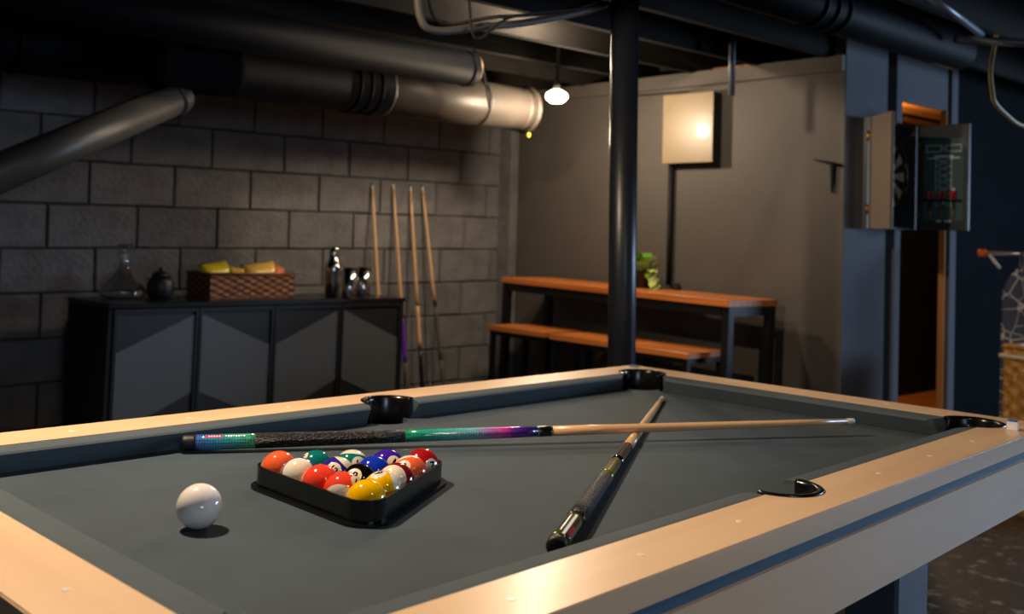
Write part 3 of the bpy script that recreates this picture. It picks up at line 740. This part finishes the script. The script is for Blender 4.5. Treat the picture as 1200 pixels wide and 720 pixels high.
packet('snack_packet', (.09, -.02, .12), (.18, .11, .06), (58, -7, -5), M_po, 'large gold snack packet beside the red one')
packet('snack_packet', (.175, -.045, .115), (.06, .10, .04), (55, 25, -15), M_pk, 'pointed orange snack packet at the end of the basket')
# shaker and cups
sp = top_at(389, 348)
sk = tag(empty('cocktail_shaker', (sp.x, sp.y, ST)), 'tall polished steel cocktail shaker on the sideboard', 'shaker')
latheo('body', [(0, 0), (.036, 0), (.038, .004), (.046, .135), (.047, .16), (.04, .172), (0, .172)], M_steel, sk, 32)
latheo('strainer', [(.041, .172), (.034, .185), (.025, .2), (.0245, .214), (0, .214)], M_steel, sk, 32)
latheo('cap', [(.0255, .2145), (.0265, .245), (.02, .257), (0, .259), (0, .2145)], M_steel, sk, 32)
for i, (px_, lab) in enumerate(((411, 'steel tumbler next to the shaker on the sideboard'), (424.5, 'steel tumbler at the open end of the sideboard, beside another'))):
    cp = top_at(px_, 350 - i)
    tag(latheo('steel_tumbler', [(0, 0), (.033, 0), (.035, .004), (.044, .155), (.0425, .155), (.0335, .006), (0, .006)], M_steel, None, 32, matrix=Matrix.Translation((cp.x + i * .016, cp.y + .02, ST))), lab, 'tumbler', 'steel tumblers on the sideboard')

# ------------------------------------------------------------------ bar table and stools
bt = tag(empty('bar_table', (0, 0, 0)), 'long wooden bar table on black legs along the wall', 'table')
FL, FR_ = Vector((2.60, 2.97, .958)), Vector((2.55, 1.36, .936))
tb = .032; dpth = .40
ubar = (FL - FR_).normalized(); nb = Vector((1, 0, 0)); nb = (nb - ubar * nb.dot(ubar)).normalized()
zb_ = nb.cross(ubar); zb_ = zb_ if zb_.z > 0 else -zb_
BMx = Matrix(((nb.x, ubar.x, zb_.x, FR_.x), (nb.y, ubar.y, zb_.y, FR_.y), (nb.z, ubar.z, zb_.z, FR_.z), (0, 0, 0, 1)))
LB = (FL - FR_).length
bt.matrix_world = BMx
for i in range(4): bxo('plank', (i * dpth / 4 + .0006, (i + 1) * dpth / 4 - .0006, 0, LB, -tb, 0), M_oak, bt, bev=.002)
for x0 in (.012, dpth - .052):
    bxo('frame_rail', (x0, x0 + .04, .05, LB - .05, -tb - .045, -tb), M_blackmetal, bt)
for y0 in (.004, LB - .044):
    bxo('frame_rail', (.052, dpth - .052, y0, y0 + .04, -tb - .045, -tb), M_blackmetal, bt)
    for x0 in (.012, dpth - .052):
        top = BMx @ Vector((x0, y0, 0)); bxo('leg', (x0, x0 + .04, y0, y0 + .04, -top.z + .0, -tb), M_blackmetal, bt)
def stool(cx, cy, w, l, h, label):
    e = tag(empty('counter_stool', (cx, cy, 0)), label, 'stool', 'wooden stools under the bar table')
    for i in range(2): bxo('seat_plank', (-w / 2 + i * w / 2 + .0005, i * w / 2 - .0005, -l / 2, l / 2, h - .028, h), M_oak, e, bev=.002)
    for x in (-w / 2 + .012, w / 2 - .037):
        for y in (-l / 2 + .012, l / 2 - .037): bxo('leg', (x, x + .025, y, y + .025, 0, h - .028), M_blackmetal, e)
    for x in (-w / 2 + .012, w / 2 - .037):
        for z in (h - .053, .16): bxo('stretcher', (x, x + .025, -l / 2 + .037, l / 2 - .037, z, z + .025), M_blackmetal, e)
    for y in (-l / 2 + .012, l / 2 - .037):
        for z in (h - .053, .16): bxo('stretcher', (-w / 2 + .037, w / 2 - .037, y, y + .025, z, z + .025), M_blackmetal, e)
stool(2.59, 2.666, .31, .45, .69, 'wooden topped black stool under the bar table beside the corner')
stool(2.565, 2.15, .31, .45, .69, 'wooden topped black stool partly behind the round post')
stool(2.535, 1.68, .31, .45, .69, 'wooden topped black stool under the open end of the bar table')
# plant
pp = Vector((2.83, 2.10, 0)); pp.z = (BMx @ Vector((.25, .74, 0))).z + .001
pl = tag(empty('potted_plant', pp), 'trailing green pothos in a dark pot on the bar table', 'plant')
latheo('pot', [(0, 0), (.04, 0), (.052, .09), (.055, .095), (.049, .095), (.047, .085), (0, .082)], M_jar, pl, 24)
def leaf_mesh(k):
    bm = bmesh.new(); out = []
    prof = [(0, 0), (.30, .1), (.42, .28), (.40, .5), (.27, .75), (0, 1)]
    mid = [bm.verts.new((0, y, .06 * math.sin(PI * y) - .1 * y * y)) for _, y in prof]
    for s in (-1, 1):
        side = [mid[0]] + [bm.verts.new((s * x, y, .12 * x + .06 * math.sin(PI * y) - .12 * y * y)) for x, y in prof[1:-1]] + [mid[-1]]
        for i in range(len(prof) - 1):
            q = [mid[i], mid[i + 1], side[i + 1], side[i]]; q2 = []
            for v in q:
                if v not in q2: q2.append(v)
            if len(q2) > 2: bm.faces.new(q2 if s < 0 else q2[::-1])
    me = bpy.data.meshes.new('leaf'); bm.to_mesh(me); bm.free(); me.polygons.foreach_set('use_smooth', [True] * len(me.polygons))
    me.materials.append(M_leafs[k]); return me
M_leafs = [mat('pothos leaf', '9ac23a', .4, var=.2, vscale=20, obj_rand=.2), mat('pothos leaf dark', '55902a', .4, var=.2, vscale=20, obj_rand=.2), mat('pothos leaf pale', 'c8dc7a', .4, var=.15, vscale=20, obj_rand=.1)]
lm = [leaf_mesh(k) for k in range(3)]
rnd = random.Random(11)
def leaf(p, dirv, size, k):
    d = Vector(dirv).normalized(); s = d.cross(Vector((0, 0, 1))); s = s.normalized() if s.length > 1e-3 else Vector((1, 0, 0)); n = s.cross(d)
    o = link('leaf', lm[k], None, pl); o.matrix_local = Matrix(((s.x, d.x, n.x, p[0]), (s.y, d.y, n.y, p[1]), (s.z, d.z, n.z, p[2]), (0, 0, 0, 1))) @ Matrix.Scale(size, 4)
for i in range(34):
    a = rnd.uniform(0, 2 * PI); r_ = rnd.uniform(.01, .06); z = rnd.uniform(.09, .155)
    leaf((r_ * math.cos(a), r_ * math.sin(a), z), (math.cos(a) * .8, math.sin(a) * .8, rnd.uniform(.1, .8)), rnd.uniform(.065, .095), rnd.choice((0, 0, 1, 2, 2)))
for s_, (dx, dy) in enumerate(((.008, -.082), (-.022, -.088), (-.06, .062))):
    vp = []
    for i in range(9):
        t = i / 8; z = .11 - .145 * max(0, t - .12) if t > .12 else .1; vp.append((dx * min(1, .55 + t * .6), dy * min(1, .55 + t * .6), max(.016, .115 - .12 * t)))
        if i: leaf(vp[-1], (-.7 + rnd.uniform(-.4, .4), -.5 + rnd.uniform(-.5, .5), -.35 + rnd.uniform(-.2, .3)), rnd.uniform(.046, .06), rnd.choice((2, 2, 0)))
    tubeo('vine', vp, .0018, M_leafs[1], pl, 6)
kp = on(793, 339.5, 0, 2.93)
kz = (BMx @ Vector((.38, kp.y - 1.36, 0))).z
tag(latheo('candle_holder', [(0, 0), (.022, 0), (.025, .01), (.02, .028), (.009, .036), (0, .037)], M_blackmatte, None, 20, matrix=Matrix.Translation((kp.x, kp.y, kz))), 'small rounded black holder on the bar table against the wall', 'holder')

# ------------------------------------------------------------------ electrical panel, conduits, modelled T shadow on the bar wall
M_panel = mat('beige enamel', '8c7a5c', .36, coat=.12)
ep = tag(empty('electrical_panel', matrix=SH), 'beige glossy metal electrical panel mounted high on the wall', 'electrical panel')
bxo('panel_box', (2.985, XE - .001, 1.775, 2.10, 1.568, 1.935), mat('panel side grey', '3a3835', .5), ep, bev=.002)
bxo('panel_door', (2.978, 2.985, 1.772, 2.103, 1.565, 1.938), M_panel, ep, bev=.002)
def conduit(name, pts, r, label, m=M_blackmetal, cat='conduit'):
    return tag(tubeo(name, [sh(p) for p in pts], r, m, None, 10), label, cat)
conduit('conduit', [(3.035, 2.085, 1.563), (3.035, 2.085, .90)], .014, 'black conduit running from the panel down to the bar table', M_blackmatte)
c1 = onr(857, 112, 0, 2.62)
conduit('conduit', [(2.62, c1.y, 2.25), (2.62, c1.y, c1.z)], .016, 'short pipe dropping from the joists beside the panel', M_leg)
shd = tag(empty('wall_shadow', matrix=SH), 'thin black T shape modelling a shadow on the wall beside the dart cabinet', 'shadow shape')  # black solid put in for a T shaped cast shadow
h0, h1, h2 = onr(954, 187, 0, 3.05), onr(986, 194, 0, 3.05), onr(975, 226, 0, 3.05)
tubeo('shadow_bar', [h0, h0.lerp(h1, .5), h1], [.003, .007, .008], M_blackmatte, shd, 8)
tubeo('shadow_stem', [(3.05, h2.y, h0.lerp(h1, .6).z), (3.048, h2.y, h2.z)], [.013, .005], M_blackmatte, shd, 8)
tubeo('shadow_stub', [(3.05, h1.y + .02, h1.z + .004), (XE + .002, h1.y + .02, h1.z + .004)], .006, M_blackmatte, shd, 8)

# ------------------------------------------------------------------ dart cabinet
dc = tag(empty('dart_cabinet', matrix=SH), 'black dart cabinet with both doors swung open on the partition', 'dart cabinet')
CX0, CX1, CZ0, CZ1, CY0 = 3.155, 3.675, 1.235, 1.768, 1.00
M_cab = mat('dark cabinet wood', '34373a', .45)
M_cabin = mat('cabinet door inside', '6b5f55', .4)
bxo('back', (CX0, CX1, YB - .016, YB - .001, CZ0, CZ1), M_cab, dc)
for b in ((CX0, CX0 + .015, CY0, YB - .016, CZ0, CZ1), (CX1 - .015, CX1, CY0, YB - .016, CZ0, CZ1), (CX0 + .015, CX1 - .015, CY0, YB - .016, CZ0, CZ0 + .015), (CX0 + .015, CX1 - .015, CY0, YB - .016, CZ1 - .015, CZ1)): bxo('case_side', b, M_cab, dc)
# left door, swung back about 130 degrees
def door_at(hx, hy, ang, w, m, name):
    e = bpy.data.objects.new(name, None); COL.objects.link(e); e.parent = dc; e.location = (hx, hy, 0); e.rotation_euler = (0, 0, R(ang)); e.empty_display_size = .03
    bxo('door_panel', (.002, w, -.009, .009, CZ0, CZ1), m, e, bev=.002)
    for z in (CZ0 + .09, CZ1 - .09):
        tubeo('hinge', [(0, -.011, z - .025), (0, -.011, z + .025)], .007, M_brass, e, 8)
    return e
ld_ = door_at(CX0, CY0 - .012, 228, .258, M_cabin, 'door')
rd = door_at(CX1, CY0 - .012, 268, .258, M_cab, 'door')
# chalk scoreboard on the right door (its -X facing side)
M_board = mat('green scoreboard', '3f5f59', .5); M_chalk = mat('scoreboard white', 'eef4f0', .6)
bxo('scoreboard', (.03, .235, -.0115, -.0088, CZ0 + .05, CZ1 - .07), M_board, rd)
def onboard(me, x, z, name='lettering', sc=1):
    o = link(name, me, None, rd); o.matrix_local = Matrix.Translation((x, -.0118, z)) @ Matrix.Rotation(R(90), 4, 'X') @ Matrix.Scale(sc, 4); return o
def bar(x0, x1, z0, z1): bxo('board_line', (x0, x1, -.0122, -.0114, z0, z1), M_chalk, rd)
zt_ = CZ1 - .105
for cx in (.083, .182):
    for b in ((cx - .04, cx + .04, zt_, zt_ + .003), (cx - .04, cx + .04, zt_ - .032, zt_ - .029), (cx - .04, cx - .037, zt_ - .032, zt_), (cx + .037, cx + .04, zt_ - .032, zt_)): bar(*b)
bar(.123, .142, zt_ - .017, zt_ - .014)
for i, s in enumerate(('20', '19', '18', '17', '16', '15', 'B')):
    me = text_mesh(s, .03, M_chalk); onboard(me, .1325, zt_ - .085 - i * .034)
    for xx in (.1, .165): bar(xx - .007, xx + .007, zt_ - .072 - i * .034, zt_ - .069 - i * .034)
for xx in (.093, .112, .153, .172): bar(xx, xx + .002, zt_ - .31, zt_ - .065)
bar(.085, .18, zt_ - .06, zt_ - .05); bar(.05, .1, zt_ - .066, zt_ - .061); bar(.165, .215, zt_ - .066, zt_ - .061)
bar(.1, .125, zt_ - .385, zt_ - .378); bar(.14, .175, zt_ - .385, zt_ - .378)
# dart rail
bxo('dart_holder', (.035, .23, -.035, -.0115, CZ0 + .145, CZ0 + .155), M_blackplastic, rd)
bpy.context.view_layer.update()
M_flight = mat('red flight', 'b01c24', .4); M_flightw = mat('white flight', 'dedee6', .4)
for i, x in enumerate((.075, .132, .192)):
    dm = rd.matrix_world @ Matrix.Translation((x, -.027, CZ0 + .09)); dt = tag(empty('dart', matrix=dm), ('red flighted dart closest to the cabinet hinge in the door holder' if i == 0 else 'red flighted dart between the other two in the door holder' if i == 1 else 'dart with one white tipped flight in the door holder'), 'dart', 'darts in the cabinet door')
    tubeo('barrel', [(0, 0, -.035), (0, 0, -.008), (0, 0, .04)], [.0008, .0042, .0042], M_brass, dt, 8)
    tubeo('stem', [(0, 0, .04), (0, 0, .09)], .0025, M_blackplastic, dt, 8)
    for a in (45, 135):
        bm = bmesh.new(); box(bm, -.017, .017, -.0004, .0004, .07, .108); mesh_obj('flight', bm, M_flight, dt, matrix=Matrix.Rotation(R(a), 4, 'Z'))
    if i == 2: latheo('flight_tip', [(0, .106), (.008, .108), (.01, .116), (.006, .123), (0, .124)], M_flightw, dt, 12)
# dartboard
db = tag(empty('dartboard', matrix=SH @ Matrix.Translation(((CX0 + CX1) / 2, YB - .017, (CZ0 + CZ1) / 2)) @ Matrix.Rotation(R(90), 4, 'X')), 'round dartboard inside the open dart cabinet', 'dartboard')
latheo('board_body', [(0, 0), (.225, 0), (.226, .03), (0, .03)], M_blackmatte, db, 48)
M_seg = [mat('cream sisal', 'd8c8a4', .8), mat('black sisal', '111111', .8), mat('red sisal', 'b0201c', .8), mat('green sisal', '1d6b3a', .8)]
bm = bmesh.new()
for k in range(20):
    for (ra, rb_, ci) in ((.016, .099, k % 2), (.099, .107, 2 + k % 2), (.107, .162, k % 2), (.162, .170, 2 + k % 2)):
        a0, a1 = R(k * 18 - 9), R(k * 18 + 9); am = (a0 + a1) / 2
        ps = [(ra, a0), (rb_, a0), (rb_, am), (rb_, a1), (ra, a1), (ra, am)]
        f_ = bm.faces.new([bm.verts.new((q * math.cos(a), q * math.sin(a), .0306)) for q, a in ps]); f_.material_index = ci
mesh_obj('segments', bm, M_seg, db)
latheo('bullseye', [(0, .0312), (.016, .031), (.016, .03), (0, .03)], M_seg[2], db, 20)
latheo('wire_ring', [(.205, .03), (.208, .032), (.211, .03)], M_steel, db, 48, close=True)
for k, s in enumerate((6, 13, 4, 18, 1, 20, 5, 12, 9, 14, 11, 8, 16, 7, 19, 3, 17, 2, 15, 10)):
    a = R(k * 18); o = link('number', text_mesh(str(s), .026, M_steel), None, db); o.location = (.19 * math.cos(a), .19 * math.sin(a), .0312); o.rotation_euler = (0, 0, a - PI / 2)

# ------------------------------------------------------------------ ironing board and hamper by the partition
ib = tag(empty('ironing_board', (3.98, .485, 0), R(-60)), 'folded ironing board with a geometric line cover standing on end', 'ironing board')
def ib_mat():
    m = bpy.data.materials.new('ironing cover'); m.use_nodes = True; nt = m.node_tree; N = nt.nodes; L = nt.links; b = N['Principled BSDF']; b.inputs['Roughness'].default_value = .85
    tc = N.new('ShaderNodeTexCoord'); mp = N.new('ShaderNodeMapping'); mp.inputs['Scale'].default_value = (1, .02, 1); L.new(tc.outputs['Object'], mp.inputs[0])
    vo = N.new('ShaderNodeTexVoronoi'); vo.feature = 'DISTANCE_TO_EDGE'; vo.inputs['Scale'].default_value = 13; L.new(mp.outputs[0], vo.inputs[0])
    wv = N.new('ShaderNodeTexVoronoi'); wv.feature = 'DISTANCE_TO_EDGE'; wv.inputs['Scale'].default_value = 7.5; L.new(mp.outputs[0], wv.inputs[0])
    mn = N.new('ShaderNodeMath'); mn.operation = 'MINIMUM'; L.new(vo.outputs[0], mn.inputs[0]); L.new(wv.outputs[0], mn.inputs[1])
    rp = N.new('ShaderNodeValToRGB'); rp.color_ramp.elements[0].position = .010; rp.color_ramp.elements[1].position = .018
    rp.color_ramp.elements[0].color = (*hexc('f0e4da'), 1); rp.color_ramp.elements[1].color = (*hexc('4c5468'), 1)
    L.new(mn.outputs[0], rp.inputs[0]); L.new(rp.outputs[0], b.inputs['Base Color']); return m
ow = .19
prof = [(-ow, .04), (ow, .04)] + [(ow, .55)] + [(ow * math.cos(R(a)) * (1 if a < 90 else 1), .98 + .2 * math.sin(R(a))) for a in range(0, 181, 12)] + [(-ow, .55)]
yprism(prof, -.016, .016, 'board', ib_mat(), ib)
M_chrome = mat('silver tube', 'b8bcc4', .3, metal=.9)
M_orange = mat('orange rubber', 'ef6a1a', .5)
for s in (-1, 1):
    tubeo('leg', [(s * .1, .03, .06), (s * .1, .03, 1.21)], .011, M_chrome, ib, 10)
tubeo('foot_bar', [(-.27, .042, 1.205), (.27, .042, 1.215)], .011, M_chrome, ib, 10)
for s in (-1, 1): tubeo('foot_cap', [(s * .262, .042, 1.21 + s * .005), (s * .30, .042, 1.21 + s * .005)], .019, M_orange, ib, 12)
tubeo('brace', [(-.25, .03, 1.2), (-.2, .02, 1.13)], .008, M_ferr, ib, 8)
for s in (-1, 1): tubeo('standing_foot', [(s * .12, 0, .04), (s * .12, 0, .0)], .016, M_bumper, ib, 10)
hp = on(1177, 405, 0, 3.62)
HM = Matrix.Translation((3.62 + .1, hp.y - .235, 0)) @ Matrix.Rotation(R(-8), 4, 'Z')
hz = hp.z
hm = basket('wicker_hamper', .34, .40, hz, M_wick2, HM, 'tall honey brown wicker hamper beside the ironing board', 'hamper', 10, 22, .006, .011)
bm = bmesh.new()
for k, (a, b) in enumerate((((-.18, -.21), (.18, -.21)), ((.18, -.21), (.18, .21)), ((.18, .21), (-.18, .21)), ((-.18, .21), (-.18, -.21)))):
    tube(bm, [(*a, hz - .045), (*b, hz - .045)], .011, 8)
mesh_obj('liner_band', bm, mat('pale liner cloth', 'c9bda9', .8), hm, True)

# ------------------------------------------------------------------ ducts and pipes under the joists
M_duct = mat('dull painted duct', '4a443e', .5, metal=.15, var=.15, vscale=6, bump=.05, bscale=20)
M_ductd = mat('smoky grey duct', '4a4641', .45, metal=.1, var=.15, vscale=6)
M_duct2 = mat('black duct', '080a0f', .6, spec=.05, var=.2, vscale=5)
def duct(name, pts, r, m, label, rings=(), seg=32):
    pts = [sh(p) for p in pts]; o = tag(empty(name, pts[0]), label, 'duct')
    P = [p - pts[0] for p in pts]; tubeo('duct_tube', P, r, m, o, seg)
    Lt = (P[-1] - P[0]); 
    for t, dr in rings:
        c = P[0] + Lt * t; d = Lt.normalized(); tubeo('band', [c - d * .008, c + d * .008], r + dr, M_duct2 if dr > .0095 and t > .5 else m, o, seg)
    return o
dz = 1.842
pd = duct('round_duct', [(2.44, 2.62, dz), (1.22, 2.62, dz)], .118, M_duct, 'pale round metal duct running along the block wall', [(.012, .012), (.06, .004), (.3, .004), (.80, .006), (.86, .01), (.91, .01), (.96, .01)])
duct('dark_duct', [(1.215, 2.62, dz), (-1.6, 2.62, dz)], .122, M_duct2, 'long black duct continuing the pale one along the wall', [(.25, .005), (.5, .005)])  # same duct run carried on in black
duct('round_duct', [(1.584, 2.1, 1.905), (-1.6, 2.1, 1.905)], .076, M_duct2, 'dark round duct crossing in front of the pale one', [(.012, .004)])
latheo('end_cap', [(0, 0), (.07, 0), (.07, .006), (0, .006)], M_brass, None, 32).matrix_world = SH @ Matrix.Translation((1.589, 2.1, 1.905)) @ Matrix.Rotation(R(90), 4, 'Y')
bpy.data.objects['end_cap'].data.materials[0] = mat('dull gold duct end', '8d7650', .4, metal=.6)
_cap = bpy.data.objects['end_cap']; _par = [o for o in COL.objects if o.get('label') == 'dark round duct crossing in front of the pale one'][0]
bpy.context.view_layer.update(); _mw = _cap.matrix_world.copy(); _cap.parent = _par; _cap.matrix_parent_inverse = _par.matrix_world.inverted(); _cap.matrix_world = _mw
# sloping branch
ba = onr(212, 113, 1, 2.41); bb = CAMR + (SHI.to_3x3() @ pray(-70, 232)) * 2.9
brd = duct('branch_duct', [ba, bb], .062, M_ductd, 'sloping branch duct dropping from the pale duct', [(.04, .006)])
bpy.context.view_layer.update()
bxo('boot_box', (.22, .59, 2.30, 2.485, 1.70, 1.98), M_black, brd, bev=.03, matrix=brd.matrix_world.inverted() @ SH)
r0, r1_ = onr(880, -6, 2, 1.9), onr(1000, 20, 2, 1.9)
duct('round_duct', [(.2, r0.y, 1.93), (r1_.x, r0.y, 1.93), (2.6, r0.y, 1.93)], .07, M_duct2, 'dark round duct under the joists near the dart cabinet', [(.53, .006), (.56, .006), (.59, .006)])
q0, q1 = onr(1085, -8, 2, 1.95), onr(1150, 40, 2, 1.95)
conduit('water_pipe', [q0, q1], .014, 'dark pipe running under the joists above the doorway', M_leg, 'pipe')
q2, q3 = onr(1120, 46, 2, 1.93), onr(1420, 63, 2, 1.93)
conduit('water_pipe', [q2, q3], .016, 'dark pipe with a coupling crossing under the joists', M_leg, 'pipe')
# cables
M_cab1 = mat('grey cable', '4c453d', .6); M_cab2 = mat('yellow cable', '8d7a35', .5)
def cable(pix, Yr, r, label, m=M_cab1):
    pts = [sh(onr(x, y, 1, Yr) if not hasattr(Yr, '__len__') else onr(x, y, 1, Yr[i])) for i, (x, y) in enumerate(pix)]
    # smooth
    out = []
    for i in range(len(pts) - 1):
        p_ = [pts[max(i - 1, 0)], pts[i], pts[i + 1], pts[min(i + 2, len(pts) - 1)]]
        for s in range(5):
            t = s / 5; out.append(.5 * ((2 * p_[1]) + (p_[2] - p_[0]) * t + (2 * p_[0] - 5 * p_[1] + 4 * p_[2] - p_[3]) * t * t + (3 * p_[1] - p_[0] - 3 * p_[2] + p_[3]) * t ** 3))
    out.append(pts[-1])
    return tag(tubeo('cable', out, r, m, None, 8), label, 'cable')
cable([(488, -40), (492, 18), (510, 36), (560, 32), (620, 26), (680, 14), (712, 4)], .95, .012, 'thick grey cable draped under the joists towards the post')
cable([(500, -45), (505, 10), (524, 28), (580, 20), (640, 16), (700, 2)], .98, .006, 'thin cable running above the thick one to the post')
cable([(548, -30), (553, 35), (562, 45), (577, 34), (600, 20), (660, 12), (708, 8)], .93, .004, 'thin black cable looping below the others by the post', M_blackmatte)
cable([(540, -30), (555, 55), (566, 82), (570, 105), (574, 127)], 2.2, .005, 'black wire hanging down in front of the pale duct', M_blackmatte)
cable([(748, 112), (800, 108), (850, 104), (900, 113), (985, 112)], 2.0, .004, 'thin black wire sagging across the top of the bar wall', M_blackmatte)
cable([(1168, 40), (1161, 80), (1163, 108), (1166, 120), (1180, 135), (1200, 148), (1250, 158), (1330, 120), (1380, 40)], .3, .009, 'yellow cable loop hanging under the joists', M_cab2)
yb = sh(onr(619.5, 158, 1, 2.6))
pc = tag(empty('pull_cord', yb), 'tiny yellow bead on a cord beside the duct end', 'pull cord')
latheo('bead', [(0, -.016), (.008, -.012), (.011, 0), (.007, .012), (0, .014)], mat('yellow bead', 'd8c23a', .4), pc, 12)
tubeo('cord', [(0, 0, .012), (0, 0, .36)], .0012, M_blackmatte, pc, 6)
